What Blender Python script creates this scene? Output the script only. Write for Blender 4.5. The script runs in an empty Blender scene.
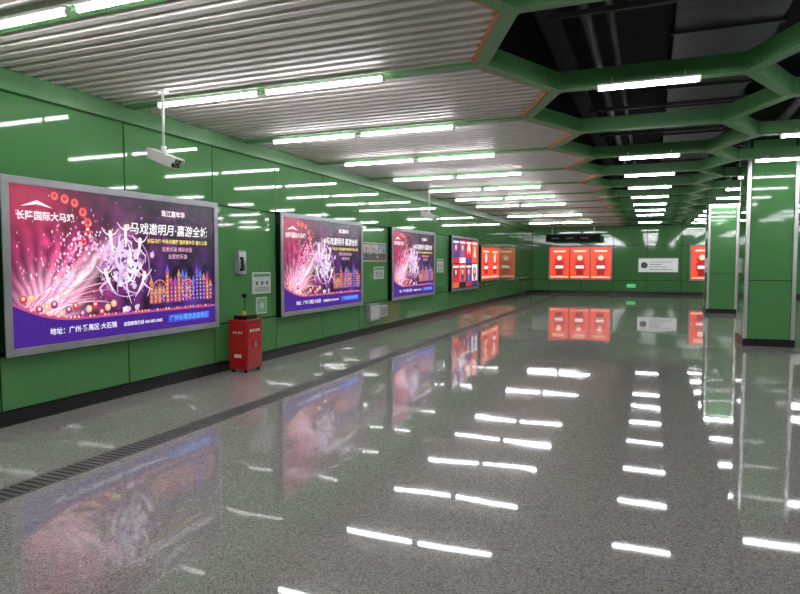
import bpy, bmesh, math, random
from mathutils import Vector, Matrix, noise
random.seed(7)
S=bpy.context.scene
try:
    S.view_settings.view_transform='Standard'
    S.view_settings.look='None'
except Exception as e: print(e)

def lin(c):
    return tuple((x/255/12.92) if x/255<=0.04045 else ((x/255+0.055)/1.055)**2.4 for x in c)

def mat(name,rgb,rough=.5,metal=0,emit=0,var=.12,scale=6,coat=0,bump=0,bscale=50,spec=.5):
    m=bpy.data.materials.new(name); m.use_nodes=True
    nt=m.node_tree; b=nt.nodes['Principled BSDF']; c=lin(rgb)
    tc=nt.nodes.new('ShaderNodeTexCoord'); n=nt.nodes.new('ShaderNodeTexNoise')
    n.inputs['Scale'].default_value=scale; n.inputs['Detail'].default_value=3
    nt.links.new(tc.outputs['Object'],n.inputs['Vector'])
    r=nt.nodes.new('ShaderNodeValToRGB')
    r.color_ramp.elements[0].position=.3; r.color_ramp.elements[1].position=.7
    r.color_ramp.elements[0].color=tuple(x*(1-var) for x in c)+(1,)
    r.color_ramp.elements[1].color=tuple(min(1,x*(1+var)) for x in c)+(1,)
    nt.links.new(n.outputs['Fac'],r.inputs['Fac'])
    nt.links.new(r.outputs['Color'],b.inputs['Base Color'])
    b.inputs['Roughness'].default_value=rough; b.inputs['Metallic'].default_value=metal
    b.inputs['Coat Weight'].default_value=coat; b.inputs['Coat Roughness'].default_value=.03
    b.inputs['Specular IOR Level'].default_value=spec
    if emit:
        nt.links.new(r.outputs['Color'],b.inputs['Emission Color']); b.inputs['Emission Strength'].default_value=emit
    if bump:
        n2=nt.nodes.new('ShaderNodeTexNoise'); n2.inputs['Scale'].default_value=bscale
        nt.links.new(tc.outputs['Object'],n2.inputs['Vector'])
        bp=nt.nodes.new('ShaderNodeBump'); bp.inputs['Strength'].default_value=bump; bp.inputs['Distance'].default_value=.01
        nt.links.new(n2.outputs['Fac'],bp.inputs['Height']); nt.links.new(bp.outputs['Normal'],b.inputs['Normal'])
    return m

M={}
M['green']=mat('green_enamel_panel',(92,150,92),.045,0,var=.04,scale=.7,spec=.45)
M['joint']=mat('panel_joint_dark',(18,36,20),.7)
M['beam']=mat('green_painted_beam',(88,146,88),.4,var=.06)
M['slat']=mat('white_louver_slat',(228,221,216),.5,var=.04)
M['back']=mat('louver_backing_grey',(112,108,104),.8)
M['black']=mat('black_skirting',(16,17,18),.3)
M['steel']=mat('brushed_steel',(205,205,203),.3,.75,var=.06,scale=30)
M['frame']=mat('display_frame_grey',(172,172,178),.35,.3)
M['white']=mat('white_plastic',(225,225,220),.35,var=.03)
M['lamp']=mat('lamp_diffuser',(251,250,255),.4,emit=40,var=0.0)
M['red']=mat('red_painted_steel',(190,28,28),.3,coat=.3)
M['dark']=mat('dark_plenum',(20,21,22),.9,var=.4)
M['duct']=mat('galvanised_duct',(44,47,47),.6,.3,var=.3)
M['grate']=mat('drain_cover_metal',(118,120,116),.45,.2,var=.2)
M['orange']=mat('orange_brown_trim',(206,125,75),.5)
M['glass']=mat('dark_glass',(8,9,12),.08)
M['signgreen']=mat('exit_sign_green',(30,190,90),.4,emit=1.2,var=.02)
M['signwhite']=mat('sign_white',(235,240,238),.4,emit=.35,var=.02)
M['signgrey']=mat('sign_lettering_grey',(120,124,122),.5)
M['yellow']=mat('yellow_label',(230,190,40),.5)

am=bpy.data.materials.new('backlit_artwork'); am.use_nodes=True
nt=am.node_tree; b=nt.nodes['Principled BSDF']
at=nt.nodes.new('ShaderNodeVertexColor'); at.layer_name='Col'
b.inputs['Base Color'].default_value=(.01,.01,.01,1); b.inputs['Roughness'].default_value=.25
nt.links.new(at.outputs['Color'],b.inputs['Emission Color']); b.inputs['Emission Strength'].default_value=1.15
M['art']=am
pm=bpy.data.materials.new('printed_artwork'); pm.use_nodes=True
nt=pm.node_tree; b=nt.nodes['Principled BSDF']
at=nt.nodes.new('ShaderNodeVertexColor'); at.layer_name='Col'
b.inputs['Roughness'].default_value=.4; nt.links.new(at.outputs['Color'],b.inputs['Base Color'])
M['print']=pm

# floor
fm=bpy.data.materials.new('polished_granite'); fm.use_nodes=True
nt=fm.node_tree; b=nt.nodes['Principled BSDF']; N=nt.nodes; L=nt.links
tc=N.new('ShaderNodeTexCoord')
v=N.new('ShaderNodeTexVoronoi'); v.inputs['Scale'].default_value=120; L.new(tc.outputs['Object'],v.inputs['Vector'])
r=N.new('ShaderNodeValToRGB'); cr=r.color_ramp; cr.interpolation='CONSTANT'
sep=N.new('ShaderNodeSeparateColor'); L.new(v.outputs['Color'],sep.inputs['Color'])
L.new(sep.outputs[0],r.inputs['Fac'])
cols=[(0,(138,134,131)),(.15,(168,163,160)),(.5,(183,178,175)),(.85,(204,199,195))]
cr.elements[0].position=0; cr.elements[0].color=lin(cols[0][1])+(1,)
cr.elements[1].position=.15; cr.elements[1].color=lin(cols[1][1])+(1,)
for p,c in cols[2:]:
    e=cr.elements.new(p); e.color=lin(c)+(1,)
br=N.new('ShaderNodeTexBrick'); br.offset=0; br.squash=1
br.inputs['Scale'].default_value=1; br.inputs['Brick Width'].default_value=.8; br.inputs['Row Height'].default_value=.8
br.inputs['Mortar Size'].default_value=.0025; br.inputs['Mortar Smooth'].default_value=.2
br.inputs['Color1'].default_value=(.96,.96,.96,1); br.inputs['Color2'].default_value=(1.0,1.0,1.0,1); br.inputs['Mortar'].default_value=(.78,.78,.76,1)
L.new(tc.outputs['Object'],br.inputs['Vector'])
mx=N.new('ShaderNodeMix'); mx.data_type='RGBA'; mx.blend_type='MULTIPLY'; mx.inputs[0].default_value=1
L.new(r.outputs['Color'],mx.inputs[6]); L.new(br.outputs['Color'],mx.inputs[7]); L.new(mx.outputs[2],b.inputs['Base Color'])
b.inputs['Roughness'].default_value=.035; b.inputs['Specular IOR Level'].default_value=.65
n1=N.new('ShaderNodeTexNoise'); n1.inputs['Scale'].default_value=1.6; n1.inputs['Detail'].default_value=0; L.new(tc.outputs['Object'],n1.inputs['Vector'])
bp=N.new('ShaderNodeBump'); bp.inputs['Strength'].default_value=.16; bp.inputs['Distance'].default_value=.01
L.new(n1.outputs['Fac'],bp.inputs['Height']); L.new(bp.outputs['Normal'],b.inputs['Normal'])
M['floor']=fm

class MB:
    def __init__(s,mats): s.v=[];s.f=[];s.mi=[];s.mats=mats
    def quad(s,pts,m):
        i=len(s.v); s.v+= [tuple(p) for p in pts]; s.f.append(tuple(range(i,i+len(pts)))); s.mi.append(s.mats.index(m))
    def box(s,a,b,m,mtx=None):
        x0,y0,z0=a;x1,y1,z1=b
        p=[Vector(q) for q in [(x0,y0,z0),(x1,y0,z0),(x1,y1,z0),(x0,y1,z0),(x0,y0,z1),(x1,y0,z1),(x1,y1,z1),(x0,y1,z1)]]
        if mtx: p=[mtx@q for q in p]
        i=len(s.v); s.v+=[tuple(q) for q in p]
        for f in [(0,3,2,1),(4,5,6,7),(0,1,5,4),(1,2,6,5),(2,3,7,6),(3,0,4,7)]:
            s.f.append(tuple(i+k for k in f)); s.mi.append(s.mats.index(m))
    def cyl(s,p0,p1,r,m,n=16,r1=None,a0=0):
        r1=r if r1 is None else r1
        p0=Vector(p0);p1=Vector(p1);d=(p1-p0).normalized()
        if abs(d.z)>.99: q=Vector((1,0,0)); w=d.cross(q)
        else: q=d.orthogonal().normalized(); w=d.cross(q)
        i=len(s.v)
        for k in range(n):
            a=2*math.pi*k/n+a0; o=q*math.cos(a)+w*math.sin(a)
            s.v.append(tuple(p0+o*r)); s.v.append(tuple(p1+o*r1))
        mi=s.mats.index(m)
        for k in range(n):
            j=(k+1)%n
            s.f.append((i+2*k,i+2*j,i+2*j+1,i+2*k+1)); s.mi.append(mi)
        s.f.append(tuple(i+2*k for k in range(n))[::-1]); s.mi.append(mi)
        s.f.append(tuple(i+2*k+1 for k in range(n))); s.mi.append(mi)
    def mesh(s,name):
        me=bpy.data.meshes.new(name); me.from_pydata(s.v,[],s.f)
        for m in s.mats: me.materials.append(M[m])
        me.polygons.foreach_set('material_index',s.mi); me.update(); return me
    def obj(s,name,loc=(0,0,0),parent=None,bevel=0,smooth=False):
        o=bpy.data.objects.new(name,s.mesh(name)); o.location=loc
        S.collection.objects.link(o)
        if parent: o.parent=parent
        if smooth:
            o.data.polygons.foreach_set('use_smooth',[len(p.vertices)<=4 for p in o.data.polygons])
        if bevel:
            md=o.modifiers.new('bevel','BEVEL'); md.width=bevel; md.segments=2; md.limit_method='ANGLE'
        return o
def empty(name,loc):
    o=bpy.data.objects.new(name,None); o.empty_display_size=.1; o.location=loc; S.collection.objects.link(o); return o

XL=-5.8; YF=33.0; XR=10.5; YB=-5.0; ZW=3.42
# ---------------- floor
m=MB(['floor']); m.box((XL-.2,YB-.2,-.1),(XR+.2,YF+.2,0),'floor'); m.obj('floor')
m=MB(['grate','duct'])
m.box((-4.22,YB,.0),(-3.98,YF,.004),'grate')
y=YB+.05
while y<YF-.05:
    m.box((-4.20,y,.004),(-4.00,y+.018,.0048),'duct'); y+=.06
m.obj('drain_cover_strip')

# ---------------- walls
def paneled(name,L0,L1,fn,seam0,pitch=1.59,zs=(.14,.70,2.42,3.42)):
    m=MB(['green','joint'])
    def bx(a0,a1,d0,d1,z0,z1,mm): 
        p,q=fn(a0,d0,z0),fn(a1,d1,z1)
        m.box(tuple(min(i,j) for i,j in zip(p,q)),tuple(max(i,j) for i,j in zip(p,q)),mm)
    bx(L0,L1,-.2,-.02,0,5.2,'joint')
    k=math.floor((L0-seam0)/pitch); g=.010
    while seam0+k*pitch<L1:
        a=max(L0,seam0+k*pitch); b=min(L1,seam0+(k+1)*pitch); k+=1
        if b-a<.03: continue
        for z0,z1 in zip(zs[:-1],zs[1:]):
            bx(a+g,b-g,-.02,0,z0+g,z1-g,'green')
    return m.obj(name,bevel=.005)
paneled('wall_left',YB,YF,lambda a,d,z:(XL+d,a,z),4.06)
paneled('wall_right',YB,YF,lambda a,d,z:(XR-d,a,z),4.06)
paneled('wall_far',XL,XR,lambda a,d,z:(a,YF-d,z),-4.9,1.57)
paneled('wall_back',XL,XR,lambda a,d,z:(a,YB+d,z),-4.9,1.57)
m=MB(['black']); m.box((XL-.02,YB,0),(XL+.015,YF,.14),'black'); m.obj('baseboard_left')
m=MB(['black']); m.box((XL,YF-.015,0),(XR,YF+.02,.14),'black'); m.obj('baseboard_far')
m=MB(['black']); m.box((XR-.015,YB,0),(XR+.02,YF,.14),'black'); m.obj('baseboard_right')
m=MB(['beam']); m.box((XL,YB,3.24),(XL+.08,YF,3.46),'beam'); m.obj('trim_1')

# ---------------- ceiling
P=2.27; YO=5.66; H=P/2; DX=.52; X1=-1.49; X2=X1+DX; CW=.905; XC=X2+CW; CP=2*CW+DX
zb=3.40
m=MB(['beam'])
BW=.13
def beam(a,b,w=BW,z0=zb,z1=3.58,ext=-.035):
    a=Vector((a[0],a[1],0)); b=Vector((b[0],b[1],0)); d=(b-a); Ln=d.length; d/=Ln
    mt=Matrix.Translation((a.x,a.y,0))@Matrix.Rotation(math.atan2(d.y,d.x),4,'Z')
    m.box((-ext,-w/2,z0),(Ln+ext,w/2,z1),'beam',mt)
nodes=set()
def node(x,y): nodes.add((round(x,3),round(y,3)))
ks=range(-5,13)
def ok(y): return YB-1.2<y<YF
for k in ks:
    yo=YO+k*P; yt=yo+H
    if YB<yo<YF: beam((XL,yo),(X1,yo)); node(X1,yo)
    for s in (-1,1):
        if ok(yo) and ok(yo+s*H): beam((X1,yo),(X2,yo+s*H)); node(X2,yo+s*H)
for c in range(0,5):
    xc=XC+c*CP
    for k in ks:
        yf=(YO+H if c%2==0 else YO)+k*P
        if not ok(yf): continue
        if YB<yf: beam((xc-CW,yf),(min(xc+CW,XR),yf)); node(xc-CW,yf); node(xc+CW,yf)
        if c<4:
            for s in (-1,1):
                if ok(yf+s*H): beam((xc+CW,yf),(xc+CW+DX,yf+s*H))
for (x,y) in nodes:
    if x<XR-.1 and YB+.1<y<YF-.1: m.cyl((x,y,zb-.002),(x,y,3.582),.09,'beam',6)
m.obj('hexagonal_beam_grid')
m=MB(['orange'])
for k in range(-1,12):
    yo=YO+k*P
    if yo+P>YF: continue
    for s,ya in ((1,yo),(-1,yo+P)):
        a=Vector((X1,ya,0)); b_=Vector((X2,ya+s*H,0)); d=b_-a; Ln=d.length
        mt=Matrix.Translation((a.x-.085,a.y,0))@Matrix.Rotation(math.atan2(d.y,d.x),4,'Z')
        m.box((.02,-.012,3.404),(Ln-.02,.012,3.56),'orange',mt)
m.obj('trim_2')
m=MB(['slat','back'])
ns=15; sp=P/ns
for k in ks:
    yo=YO+k*P
    for i in range(ns):
        y=yo+sp*(i+.5)
        if y<YB+.1 or y>YF-.1: continue
        xr=X1+DX*(1-abs(y-(yo+H))/H)-.085
        z0=3.43
        m.quad([(XL+.08,y-.035,z0),(XL+.08,y+.035,z0),(xr,y+.035,z0),(xr,y-.035,z0)],'slat')
        m.quad([(XL+.08,y-.05,z0+.08),(XL+.08,y-.035,z0),(xr,y-.035,z0),(xr,y-.05,z0+.08)],'slat')
        m.quad([(XL+.08,y+.035,z0),(XL+.08,y+.05,z0+.08),(xr,y+.05,z0+.08),(xr,y+.035,z0)],'slat')
m.box((XL,YB,3.55),(X1-.05,YF,3.57),'back')
for k in ks:
    yo=YO+k*P
    if yo<YB or yo+P>YF: continue
    m.quad([(X1-.05,yo,3.55),(X2-.05,yo+H,3.55),(X1-.05,yo+P,3.55)],'back')
m.obj('louver_ceiling')
m=MB(['dark']); m.box((XL-.2,YB-.2,5.2),(XR+.2,YF+.2,5.3),'dark'); m.obj('ceiling')
m=MB(['duct','dark','white'])
m.box((.2,YB,4.3),(1.3,YF,4.8),'duct')
for i in range(30): 
    y=YB+.6+i*1.25; m.box((.17,y,4.27),(1.33,y+.05,4.83),'duct')
m.box((3.6,YB,4.2),(5.2,YF,4.75),'duct')
for x,z,r in ((-.7,4.2,.06),(-.45,4.2,.04),(2.0,4.0,.07),(2.3,4.05,.04),(2.9,4.3,.09)):
    m.cyl((x,YB,z),(x,YF,z),r,'duct',12)
for i in range(18):
    y=YB+1+i*2.1
    m.box((-1.0,y,4.05),(3.3,y+.05,4.1),'duct')
    m.box((-.95,y,4.1),(-.92,y+.03,5.2),'duct'); m.box((3.2,y,4.1),(3.23,y+.03,5.2),'duct')
m.box((-1.4,YB,4.6),(-1.1,YF,4.62),'duct'); m.box((-1.4,YB,4.6),(-1.38,YF,4.7),'duct')
for i in range(9):
    y=YB+2+i*4.0
    m.cyl((1.4,y,4.2),(7.5,y+.9,4.15),.035,'duct',8)
m.obj('plenum_ductwork')

# ---------------- lamps
def lampmesh(L,name,hw):
    m=MB(['lamp','white','steel'])
    m.cyl((-L/2+.015,0,0),(L/2-.015,0,0),.019,'lamp',14)
    m.box((-L/2+.005,-hw,.020),(L/2-.005,hw,.040),'white')
    for s in (-1,1):
        m.cyl((s*L/2,0,0),(s*(L/2-.02),0,0),.022,'white',14)
        m.cyl((s*L*.35,0,.035),(s*L*.35,0,.10),.006,'steel',8)
    return m.mesh(name)
LA=lampmesh(1.33,'tube_lamp_long',.03); LB=lampmesh(.95,'tube_lamp_short',.05); LC=lampmesh(1.33,'tube_lamp_wide',.05)
def lamp(x,y,me,z=3.34):
    o=bpy.data.objects.new('ceiling_tube_lamp',me); o.location=(x,y,z); S.collection.objects.link(o)
for k in range(-4,13):
    y=5.50+k*P
    if y<YB+.3 or y>YF-.5: continue
    if y<20 or k%2==0:
        lamp(-4.46,y,LA); lamp(-3.05,y,LA)
    lamp(XC+CP+.02,y,LC); lamp(XC+3*CP,y,LC)
    yc=y+H
    if yc<YF-.5:
        if k not in (1,-1) and (y<22 or k%2==0): lamp(XC,yc,LB)
        lamp(XC+2*CP,yc,LB)

# ---------------- pillars
def pillar(x0,y0,w,d):
    e=empty('support_pillar',(x0,y0,0))
    m=MB(['green','joint'])
    m.box((.03,.03,.0),(w-.03,d-.03,5.2),'joint')
    for z0,z1 in ((.14,1.25),(1.262,3.9)):
        m.box((.07,.0,z0),(w-.07,.03,z1),'green'); m.box((.07,d-.03,z0),(w-.07,d,z1),'green')
        m.box((0,.07,z0),(.03,d-.07,z1),'green'); m.box((w-.03,.07,z0),(w,d-.07,z1),'green')
    m.obj('enamel_panels',parent=e,bevel=.003)
    m=MB(['steel']); g=.068
    for a in (-.006,w-g+.006):
        for b_ in (-.006,d-g+.006):
            m.box((a,b_,.12),(a+g,b_+g,3.7),'steel')
    m.obj('corner_guards',parent=e,bevel=.004)
    m=MB(['black']); m.box((-.015,-.015,0),(w+.015,d+.015,.14),'black'); m.obj('plinth',parent=e)
pillar(1.68,13.5,.84,1.08)
pillar(1.66,21.8,.84,1.08)
for y in (5.4,13.5,21.8): pillar(7.4,y,.84,1.08)

# ---------------- artwork helpers
class Art:
    def __init__(s): s.v=[];s.f=[];s.c=[]
    def poly(s,pts,col,layer=1):
        c=lin(col); i=len(s.v)
        s.v+=[(p[0],p[1],layer*.0006) for p in pts]; s.c+=[c]*len(pts); s.f.append(tuple(range(i,i+len(pts))))
    def rect(s,a0,b0,a1,b1,col,layer=1): s.poly([(a0,b0),(a1,b0),(a1,b1),(a0,b1)],col,layer)
    def disc(s,a,b,r,col,layer=1,n=16,ry=None):
        ry=ry or r
        s.poly([(a+r*math.cos(2*math.pi*k/n),b+ry*math.sin(2*math.pi*k/n)) for k in range(n)],col,layer)
    def ribbon(s,pts,w0,w1,col,layer=2):
        n=len(pts); l=[];r=[]
        for i,p in enumerate(pts):
            q=pts[min(i+1,n-1)]; o=pts[max(i-1,0)]
            dx,dy=q[0]-o[0],q[1]-o[1]; L_=math.hypot(dx,dy) or 1
            w=w0+(w1-w0)*i/(n-1); w/=2
            l.append((p[0]-dy/L_*w,p[1]+dx/L_*w)); r.append((p[0]+dy/L_*w,p[1]-dx/L_*w))
        for i in range(n-1): s.poly([r[i],r[i+1],l[i+1],l[i]],col,layer)
    def grid(s,W,Hh,nx,ny,fn):
        i0=len(s.v)
        for j in range(ny+1):
            for i in range(nx+1):
                a,b_=i/nx,j/ny
                s.v.append((a*W,b_*Hh,0)); s.c.append(fn(a,b_))
        for j in range(ny):
            for i in range(nx):
                k=i0+j*(nx+1)+i; s.f.append((k,k+1,k+nx+2,k+nx+1))
    def text(s,txt,a,b,size,col,layer=4,fit=None,shear=0,bold=0):
        cu=bpy.data.curves.new('t','FONT'); cu.body=txt; cu.size=size; cu.shear=shear; cu.offset=bold; cu.resolution_u=2
        o=bpy.data.objects.new('t',cu); S.collection.objects.link(o)
        dg=bpy.context.evaluated_depsgraph_get(); dg.update()
        me=bpy.data.meshes.new_from_object(o.evaluated_get(dg))
        i0=len(s.v); c=lin(col)
        w=max([v.co.x for v in me.vertices],default=1)
        k=fit/w if fit else 1
        for v in me.vertices: s.v.append((a+v.co.x*k,b+v.co.y*(min(k,1.15)),layer*.0006)); s.c.append(c)
        for p in me.polygons: s.f.append(tuple(i0+q for q in p.vertices))
        bpy.data.objects.remove(o); bpy.data.curves.remove(cu); bpy.data.meshes.remove(me)
    def mesh(s,name,side='left',mt='art'):
        me=bpy.data.meshes.new(name)
        if side=='left': vs=[(z,x,y) for x,y,z in s.v]
        else: vs=[(x,-z,y) for x,y,z in s.v]
        me.from_pydata(vs,[],s.f); me.materials.append(M[mt])
        ca=me.color_attributes.new('Col','FLOAT_COLOR','POINT')
        flat=[]
        for c in s.c: flat+= [c[0],c[1],c[2],1]
        ca.data.foreach_set('color',flat); me.update(); return me

W,Hh=3.0,1.60
def g(a,b_,ca,cb,sa,sb): return math.exp(-((a-ca)/sa)**2-((b_-cb)/sb)**2)
def bg(a,b_):
    n=noise.noise(Vector((a*7,b_*4,0)))*.6+noise.noise(Vector((a*22,b_*13,3)))*.5
    n2=noise.noise(Vector((a*45,b_*25,7)))
    ang=math.atan2(b_-.12,(a-.10)*1.8)
    ray=.5+.5*math.sin(ang*34+4*n)
    base=Vector((.010,.002,.016))
    base+=Vector((.13,.003,.035))*g(a,b_,.12,.72,.28,.45)*(1+1.5*n)
    base+=Vector((.70,.06,.22))*g(a,b_,.18,.45,.13,.30)*(.06+.95*ray)*(.8+1.4*n)
    base+=Vector((1.1,.6,.8))*g(a,b_,.14,.28,.10,.16)*(.5+.8*ray)
    base+=Vector((.27,.04,.24))*g(a,b_,.45,.45,.11,.33)*max(0,.6+1.8*n)
    base+=Vector((.06,.02,.20))*g(a,b_,.82,.32,.22,.20)*max(0,.8+2.5*n)
    base+=Vector((.07,.01,.08))*g(a,b_,.75,.75,.25,.25)*max(0,.3+2.5*n+n2)
    base+=Vector((.28,.01,.02))*g(a,b_,.06,.9,.14,.2)
    d=abs(b_-(.10+1.55*(a-.05)))
    base+=Vector((1.1,.75,.85))*math.exp(-(d/.09)**2)*g(a,b_,.25,.5,.16,.33)*(.4+.8*ray)
    return tuple(max(0,min(1.6,x)) for x in base)
def circus_art():
    rnd=random.Random(3); A=Art(); A.grid(W,Hh,230,120,bg)
    for i,(a,b_) in enumerate([(.50,1.52),(.62,1.50),(.74,1.47),(.84,1.38),(.90,1.27),(.90,1.16),(.84,1.06)]):
        r=.05+.02*rnd.random()
        A.disc(a,b_,r,(175,18,60),1); A.disc(a,b_,r*.72,(235,120,110),2); A.disc(a,b_+.005,r*.45,(210,40,60),3)
    A.poly([(.12,1.39),(.30,1.46),(.48,1.39),(.41,1.40),(.30,1.42),(.19,1.40)],(245,235,240),3)
    A.text('长隆国际大马戏',.07,1.27,.1,(255,245,250),4,fit=.66,bold=.002)
    for i in range(340):
        a=rnd.gauss(.75,.5); b_=rnd.gauss(.75,.33)
        if 0.03<a<W-.05 and .3<b_<Hh-.05:
            r=rnd.choice([.005,.008,.012]); A.poly([(a,b_-r*1.6),(a+r*.6,b_),(a,b_+r*1.6),(a-r*.6,b_)],rnd.choice([(255,255,255),(255,200,230),(255,150,210)]),2)
    for i in range(30):
        t=rnd.uniform(.35,1.25); l=rnd.uniform(.3,1.0)
        p0=(.22+rnd.uniform(-.12,.12),.28+rnd.uniform(-.05,.12)); 
        pts=[(p0[0]+l*u*math.cos(t-.3*u),p0[1]+l*u*math.sin(t-.3*u)) for u in [k/8 for k in range(9)]]
        A.ribbon(pts,.018,.003,rnd.choice([(255,225,240),(245,160,205),(225,90,160),(255,215,200)]),2)
    for i in range(260):
        u=rnd.random(); a=.45+.75*u+rnd.gauss(0,.07); b_=.5+.55*math.sin(u*2.6)+rnd.gauss(0,.10)
        r=rnd.uniform(.006,.02); A.disc(a,b_,r,rnd.choice([(255,240,250),(250,190,225),(240,140,200)]),2,6)
    cx,cy=1.42,.80
    for i in range(75):
        t0=rnd.uniform(0,6.28); rr=abs(rnd.gauss(0,.19)); a=cx+rr*math.cos(t0); b_=cy+rr*math.sin(t0)*1.2
        n=rnd.randint(5,7); r=rnd.uniform(.02,.06)
        A.poly([(a+r*rnd.uniform(.4,1.2)*math.cos(2*math.pi*k/n),b_+r*rnd.uniform(.4,1.2)*math.sin(2*math.pi*k/n)) for k in range(n)],rnd.choice([(245,235,250),(215,185,225),(170,110,190),(90,40,110),(245,200,215)]),2)
    pts=[(cx+.36*math.cos(u),cy+.36*math.sin(u)) for u in [2*math.pi*k/40 for k in range(41)]]
    A.ribbon(pts,.012,.012,(210,150,220),2)
    for i in range(22):
        t0=rnd.uniform(0,6.28); r0=rnd.uniform(.03,.12); l=rnd.uniform(.10,.32); cu=rnd.uniform(-2.6,2.6)
        pts=[(cx+(r0+l*u)*math.cos(t0+cu*u),cy+(r0+l*u)*math.sin(t0+cu*u)*1.1) for u in [k/10 for k in range(11)]]
        A.ribbon(pts,rnd.uniform(.03,.06),.006,rnd.choice([(250,245,255),(225,200,240),(200,165,220),(255,225,240)]),3)
    for (a,b_,th) in [(1.20,1.07,.4),(1.64,1.0,-.5),(1.12,.64,1.0),(1.70,.6,-1.1),(1.42,1.14,0)]:
        A.disc(a,b_+.11,.028,(250,225,215),4)
        A.ribbon([(a,b_+.09),(a+.03*th,b_),(a+.10*th,b_-.12)],.05,.02,(250,240,250),4)
        for s in (-1,1):
            A.ribbon([(a,b_+.07),(a+s*.07,b_+.10),(a+s*.12,b_+.16)],.02,.01,(245,225,235),4)
            A.ribbon([(a+.02*th,b_-.01),(a+s*.08,b_-.08),(a+s*.10+.05*th,b_-.17)],.026,.01,(225,205,240),4)
    base=.33
    for i in range(17):
        a=1.78+i*.069; h=rnd.uniform(.14,.46)*(1.3-abs(i-9)/12); w=.055
        col=rnd.choice([(120,60,160),(80,50,150),(170,80,130),(190,105,90),(70,70,180),(140,55,140)])
        A.rect(a,base,a+w,base+h,col,2)
        A.poly([(a-.010,base+h),(a+w+.010,base+h),(a+w/2,base+h+.10)],rnd.choice([(200,140,100),(190,60,110),(120,80,200),(80,120,210)]),3)
        for j in range(int(h/.05)):
            A.rect(a+.018,base+.02+j*.05,a+.038,base+.042+j*.05,rnd.choice([(255,220,150),(255,180,110),(160,180,255)]),3)
    for a in (1.95,2.45):
        pts=[(a+.12*math.cos(u),base+.17+.12*math.sin(u)) for u in [2*math.pi*k/24 for k in range(25)]]
        A.ribbon(pts,.012,.012,(235,130,130),4)
        for k in range(6):
            u=k*math.pi/6; A.ribbon([(a-.12*math.cos(u),base+.17-.12*math.sin(u)),(a+.12*math.cos(u),base+.17+.12*math.sin(u))],.005,.005,(225,170,140),4)
    def top(a): return .24+.20*max(0,(.75-a)/.75)**2.0
    pts=[(W*k/60,top(W*k/60)) for k in range(61)]
    for k in range(60):
        A.poly([(pts[k][0],0),(pts[k+1][0],0),pts[k+1],pts[k]],(66,28,132),3)
    A.ribbon([(p[0],p[1]) for p in pts],.03,.026,(190,80,130),5)
    for k in range(58):
        A.disc(pts[k+1][0],pts[k+1][1]+.016,.014,rnd.choice([(245,170,120),(220,80,130),(245,205,185),(150,60,160)]),6,8)
    for k in range(14):
        a=.12+k*.085; b_=top(a)+.09+.05*math.sin(k*2.1)
        A.disc(a,b_,.042,rnd.choice([(205,60,80),(225,130,100),(150,50,140),(235,180,150)]),4,10); A.disc(a,b_+.01,.02,(250,215,180),5,8)
    A.text('地址：广州·番禺区·大石镇',.40,.10,.075,(245,240,255),6,fit=.86,bold=.001)
    A.text('全国销售热线 400-883-0083',1.36,.10,.07,(245,240,255),6,fit=.62,bold=.001)
    A.rect(2.08,.07,2.88,.17,(60,70,200),5); A.text('广州长隆旅游度假区',2.11,.095,.07,(120,200,255),6,fit=.74)
    A.text('珠江嘉年华',2.0,1.42,.085,(255,235,240),5,fit=.42,bold=.002)
    A.text('马戏邀明月·嘉游全城',1.48,1.19,.18,(255,250,255),6,shear=.12,fit=1.38,bold=.002)
    A.text('长隆马戏 中秋月圆夜 国庆黄金周 盛大上演',1.75,1.08,.06,(255,225,120),5,fit=1.1,bold=.001)
    A.text('欢聚长隆 精彩纷呈',2.0,.98,.056,(255,190,220),5,fit=.55)
    A.text('全家欢乐游',2.1,.89,.056,(255,190,220),5,fit=.35)
    return A
CA=circus_art().mesh('circus_artwork')

def frame_obj(e,Wd,Hd,bz=.06,depth=.12,side='left',dm='frame'):
    m=MB([dm,'glass'])
    def bx(a0,b0,a1,b1,d0,d1,mm):
        if side=='left': m.box((d0,a0,b0),(d1,a1,b1),mm)
        else: m.box((a0,-d1,b0),(a1,-d0,b1),mm)
    bx(0,0,Wd,Hd,0,depth-.02,'glass')
    bx(0,0,Wd,bz,depth-.02,depth,dm); bx(0,Hd-bz,Wd,Hd,depth-.02,depth,dm)
    bx(0,bz,bz,Hd-bz,depth-.02,depth,dm); bx(Wd-bz,bz,Wd,Hd-bz,depth-.02,depth,dm)
    return m.obj('frame',parent=e,bevel=.004)
def display(y0,artmesh):
    e=empty('led_display',(XL,y0-.015,.685))
    frame_obj(e,3.15,1.75,.075)
    a=bpy.data.objects.new('screen_artwork',artmesh); a.location=(.102,.075,.075); a.parent=e; S.collection.objects.link(a)
for y0 in (4.06,8.83,13.60): display(y0,CA)
def tiles():
    A=Art(); A.rect(0,0,W,Hh,(15,16,24),0)
    cols=[(200,30,45),(225,225,235),(30,60,150),(225,90,50),(20,24,50),(180,40,80),(60,40,110),(40,120,180)]
    for i in range(4):
        for j in range(2):
            a0=.03+i*.745; b0=.03+j*.785; c=cols[(i*3+j*2)%8]
            A.rect(a0,b0,a0+.71,b0+.75,c,1)
            A.rect(a0,b0,a0+.71,b0+.18,cols[(i+j*5+3)%8],2)
            A.disc(a0+.35,b0+.45,.2,cols[(i*2+j+4)%8],2); A.disc(a0+.35,b0+.5,.09,(245,205,180),3)
            A.poly([(a0+.2,b0+.2),(a0+.5,b0+.2),(a0+.42,b0+.42),(a0+.28,b0+.42)],cols[(i+j+5)%8],3)
            A.rect(a0+.06,b0+.64,a0+.65,b0+.70,(250,250,250),3)
    return A.mesh('tiled_adverts')
display(18.37,tiles())
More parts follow.
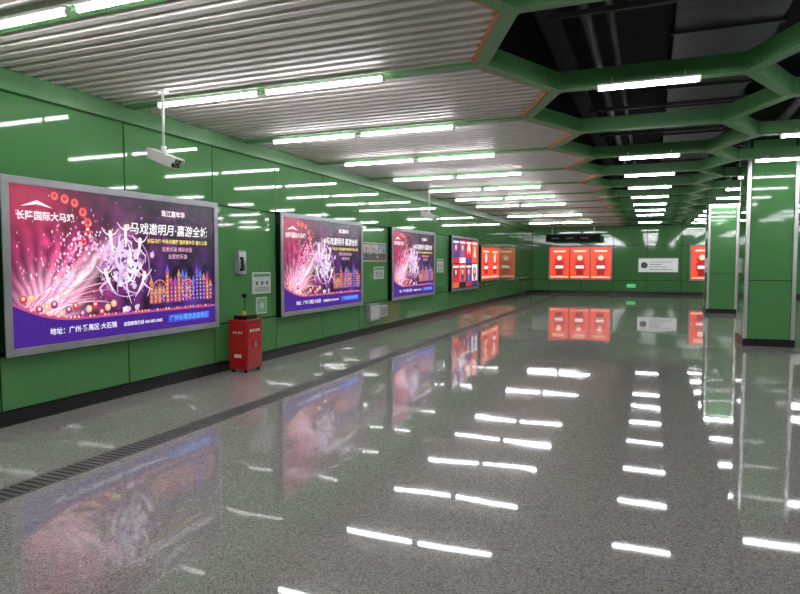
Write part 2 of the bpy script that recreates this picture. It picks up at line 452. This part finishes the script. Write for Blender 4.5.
def red_art(Wd,Hd,n,side):
    A=Art(); A.rect(0,0,Wd,Hd,(60,20,15),0); w=Wd/n
    for i in range(n):
        a=i*w+.02; c=i*w+w/2
        A.rect(a,.02,a+w-.04,Hd-.02,(238,74,46),1)
        A.disc(c,Hd*.38,w*.27,(190,20,28),2,20,Hd*.22); A.disc(c,Hd*.66,w*.13,(250,215,190),3,14)
        A.disc(c-w*.18,Hd*.6,w*.07,(215,30,40),3); A.disc(c+w*.18,Hd*.6,w*.07,(215,30,40),3)
        A.rect(c-w*.2,Hd*.33,c+w*.2,Hd*.42,(255,235,225),4)
        A.rect(c-w*.3,Hd*.84,c+w*.3,Hd*.89,(255,225,200),3); A.rect(a+.04,.07,a+w-.08,.13,(255,200,170),3)
        A.poly([(c-w*.2,.2),(c+w*.2,.2),(c+w*.12,Hd*.3),(c-w*.12,Hd*.3)],(150,10,20),3)
    return A.mesh('red_advert_art',side)
e=empty('poster_lightbox',(XL,22.0,.9)); frame_obj(e,2.9,1.32,.05,.1)
a=bpy.data.objects.new('poster_artwork',red_art(2.8,1.22,2,'left')); a.location=(.082,.05,.05); a.parent=e; S.collection.objects.link(a)
e=empty('poster_lightbox',(-4.95,YF,.70)); frame_obj(e,3.16,1.74,.05,.1,'far')
a=bpy.data.objects.new('poster_artwork',red_art(3.06,1.64,3,'far')); a.location=(.05,-.082,.05); a.parent=e; S.collection.objects.link(a)
e=empty('poster_lightbox',(1.72,YF,.70)); frame_obj(e,1.1,1.74,.05,.1,'far')
a=bpy.data.objects.new('poster_artwork',red_art(1.0,1.64,1,'far')); a.location=(.05,-.082,.05); a.parent=e; S.collection.objects.link(a)

# ---------------- security cameras
def seccam(x,y):
    e=empty('security_camera',(x,y,3.45))
    m=MB(['white','steel','glass','frame'])
    m.cyl((0,0,-.03),(0,0,.0),.06,'white',20)
    m.cyl((0,0,-.62),(0,0,-.02),.016,'white',12)
    m.cyl((0,0,-.68),(0,0,-.60),.03,'white',16)
    m.obj('hanging_pole',parent=e,smooth=True)
    rot=Matrix.Translation((0,0,-.73))@Matrix.Rotation(math.radians(-4),4,'Z')@Matrix.Rotation(math.radians(20),4,'Y')@Matrix.Scale(1.1,4)
    m=MB(['white','steel','glass','frame'])
    m.box((-.17,-.055,-.05),(.17,.055,.04),'white',rot)
    m.box((-.19,-.065,.04),(.21,.065,.052),'white',rot)
    m.box((-.19,-.065,.0),(.21,-.058,.045),'white',rot); m.box((-.19,.058,.0),(.21,.065,.045),'white',rot)
    m.box((.17,-.05,-.045),(.176,.05,.035),'glass',rot)
    m.box((-.06,-.03,-.066),(.06,.03,-.05),'frame',rot)
    p0=rot@Vector((.17,0,-.005)); p1=rot@Vector((.195,0,-.005)); m.cyl(p0,p1,.03,'frame',16); p2=rot@Vector((.197,0,-.005)); m.cyl(p1,p2,.024,'glass',16)
    m.obj('housing',parent=e,bevel=.005)
seccam(-4.9,5.32); seccam(-4.95,14.1)

# ---------------- fire extinguisher box
e=empty('fire_extinguisher_box',(-5.66,7.38,0))
m=MB(['red','black','steel','white','yellow'])
m.box((0,0,.05),(.30,.38,.74),'red')
for a in (.02,.24):
    for b_ in (.02,.32): m.box((a,b_,0),(a+.04,b_+.04,.05),'black')
m.box((-.01,-.012,.74),(.32,.392,.77),'red')
m.obj('cabinet',parent=e,bevel=.008)
m=MB(['red','black','steel','white','yellow'])
m.box((.30,.02,.08),(.312,.36,.71),'red'); m.box((.312,.17,.36),(.332,.21,.44),'steel')
for i in range(4): m.box((.312,.07+.065*i,.59),(.314,.115+.065*i,.63),'white')
for i in range(4): m.box((.07+.045*i,-.002,.57),(.095+.045*i,0,.60),'white')
m.box((.09,-.002,.22),(.21,0,.27),'white')
m.obj('door',parent=e,bevel=.001)
m=MB(['red','black','steel','white','yellow'])
m.box((.04,.06,.77),(.26,.32,.83),'black')
m.cyl((.18,.12,.83),(.18,.12,.89),.03,'yellow',14)
m.cyl((.12,.22,.83),(.12,.22,1.08),.007,'black',10); m.box((.095,.195,1.08),(.145,.245,1.14),'black')
m.obj('radio_set',parent=e,bevel=.004)

# ---------------- wall notices, phone
def notice(name,y0,z0,w,h,build,depth=.02):
    e=empty(name,(XL+.003,y0,z0)); m=MB(['white','frame']); m.box((0,0,0),(depth,w,h),'white'); m.obj('board',parent=e,bevel=.003)
    A=Art(); build(A,w,h); o=bpy.data.objects.new('print',A.mesh('print','left','print')); o.location=(depth+.001,0,0); o.parent=e; S.collection.objects.link(o)
def nb(A,w,h):
    A.rect(.02,.02,w-.02,h-.02,(205,215,208),0); A.rect(.02,h-.07,w-.02,h-.02,(90,150,110),1)
    for f in (.22,.5,.78): A.disc(w*f,h*.5,.035,(150,90,100) if f!=.5 else (80,110,160),1)
    for i in range(3): A.rect(.05,.04+i*.025,w-.05,.05+i*.025,(110,120,115),1)
notice('wall_notice_sign',8.14,1.10,.5,.34,nb)
def nb2(A,w,h):
    A.rect(.015,.015,w-.015,h-.015,(130,185,140),0); A.disc(w/2,h/2,.05,(225,235,225),1); A.rect(w/2-.01,h/2-.03,w/2+.01,h/2+.03,(40,140,80),2)
notice('emergency_call_plate',8.24,.78,.28,.26,nb2)
e=empty('wall_telephone',(XL,7.72,1.42)); m=MB(['frame','black','white','steel'])
m.box((0,0,0),(.07,.2,.36),'frame'); m.box((.07,.02,.2),(.075,.18,.34),'white')
m.obj('housing',parent=e,bevel=.006)
m=MB(['frame','black','white','steel']); m.box((.07,.03,.05),(.11,.075,.09),'black'); m.box((.07,.03,.22),(.11,.075,.26),'black'); m.box((.09,.035,.05),(.12,.07,.26),'black')
for i in range(3):
    for j in range(3): m.box((.07,.10+i*.025,.06+j*.03),(.076,.118+i*.025,.08+j*.03),'black')
m.obj('handset',parent=e,bevel=.004)
def nb3(A,w,h):
    rnd=random.Random(9); A.rect(.02,.02,w-.02,h-.02,(70,75,80),0)
    n=3
    for i in range(n):
        a=.04+i*(w-.06)/n; wd=(w-.06)/n-.02
        A.rect(a,.04,a+wd,h-.04,rnd.choice([(140,170,190),(210,200,190),(190,170,150)]),1)
        A.rect(a,.04,a+wd,.04+(h-.08)*.4,rnd.choice([(100,90,80),(140,70,60),(80,100,80)]),2)
        for j in range(7): A.disc(a+rnd.uniform(.05,wd-.05),rnd.uniform(.1,h-.12),.035,rnd.choice([(60,60,80),(220,220,215),(170,70,60),(80,120,160)]),3,8)
notice('picture_panel',12.14,1.62,1.3,.42,nb3)
notice('wall_notice_sign',12.75,1.22,.55,.28,nb)
notice('wall_notice_sign',17.2,1.3,.6,.4,nb)
e=empty('wall_socket_box',(XL,12.3,.30)); m=MB(['frame','white']); m.box((0,0,0),(.12,.55,.38),'frame'); m.box((.12,.04,.04),(.126,.51,.34),'white'); m.obj('box',parent=e,bevel=.006)
m=MB(['frame','white']); m.box((0,.65,.05),(.1,1.05,.3),'white'); m.box((.1,.68,.08),(.105,1.02,.27),'frame'); m.obj('small_box',parent=e,bevel=.005)

# ---------------- far wall signs
e=empty('wayfinding_sign',(-.6,YF,1.10)); m=MB(['signwhite','frame','signgreen'])
m.box((0,-.06,0),(1.85,0,.72),'frame'); m.box((.04,-.066,.04),(1.81,-.06,.68),'signwhite'); m.obj('panel',parent=e,bevel=.004)
m=MB(['signgrey'])
for i in range(4): m.box((.55,-.069,.14+i*.12),(1.6-.25*(i%3),-.066,.17+i*.12),'signgrey')
m.cyl((.3,-.066,.36),(.3,-.070,.36),.16,'signgrey',24)
m.obj('lettering',parent=e)
e=empty('exit_sign',(-1.1,YF,.34)); m=MB(['signgreen','white']); m.box((0,-.03,0),(.42,0,.18),'white'); m.box((.02,-.034,.02),(.4,-.03,.16),'signgreen'); m.obj('panel',parent=e)
m=MB(['white']); m.box((.10,-.036,.07),(.26,-.034,.1),'white'); m.quad([(.24,-.036,.045),(.34,-.036,.085),(.24,-.036,.125)],'white'); m.obj('arrow',parent=e)
e=empty('hanging_direction_sign',(-4.9,31.6,2.62)); m=MB(['dark','steel','signgrey'])
m.box((0,0,0),(2.6,.12,.36),'dark'); m.cyl((.3,.06,.36),(.3,.06,.83),.015,'steel'); m.cyl((2.3,.06,.36),(2.3,.06,.83),.015,'steel')
for i in range(3): m.box((.3+i*.7,-.004,.14),(.65+i*.7,0,.20),'signgrey')
m.obj('panel',parent=e)
e=empty('wall_handrail',(XL,26.2,.85)); m=MB(['steel']); m.cyl((.09,0,0),(.09,6.2,0),.022,'steel')
for i in range(5): m.cyl((0,.3+i*1.4,-.04),(.09,.3+i*1.4,0),.01,'steel',8)
m.obj('rail',parent=e,smooth=True)

# ---------------- camera
cd=bpy.data.cameras.new('camera'); cam=bpy.data.objects.new('camera',cd); S.collection.objects.link(cam)
cam.location=(0,0,1.6); cam.rotation_euler=(math.radians(90-3.2),0,math.radians(22))
cd.sensor_width=36; cd.lens=620/800*36; cd.clip_end=200
S.camera=cam
w=bpy.data.worlds.new('world'); S.world=w; w.use_nodes=True
w.node_tree.nodes['Background'].inputs[0].default_value=(.02,.02,.02,1)
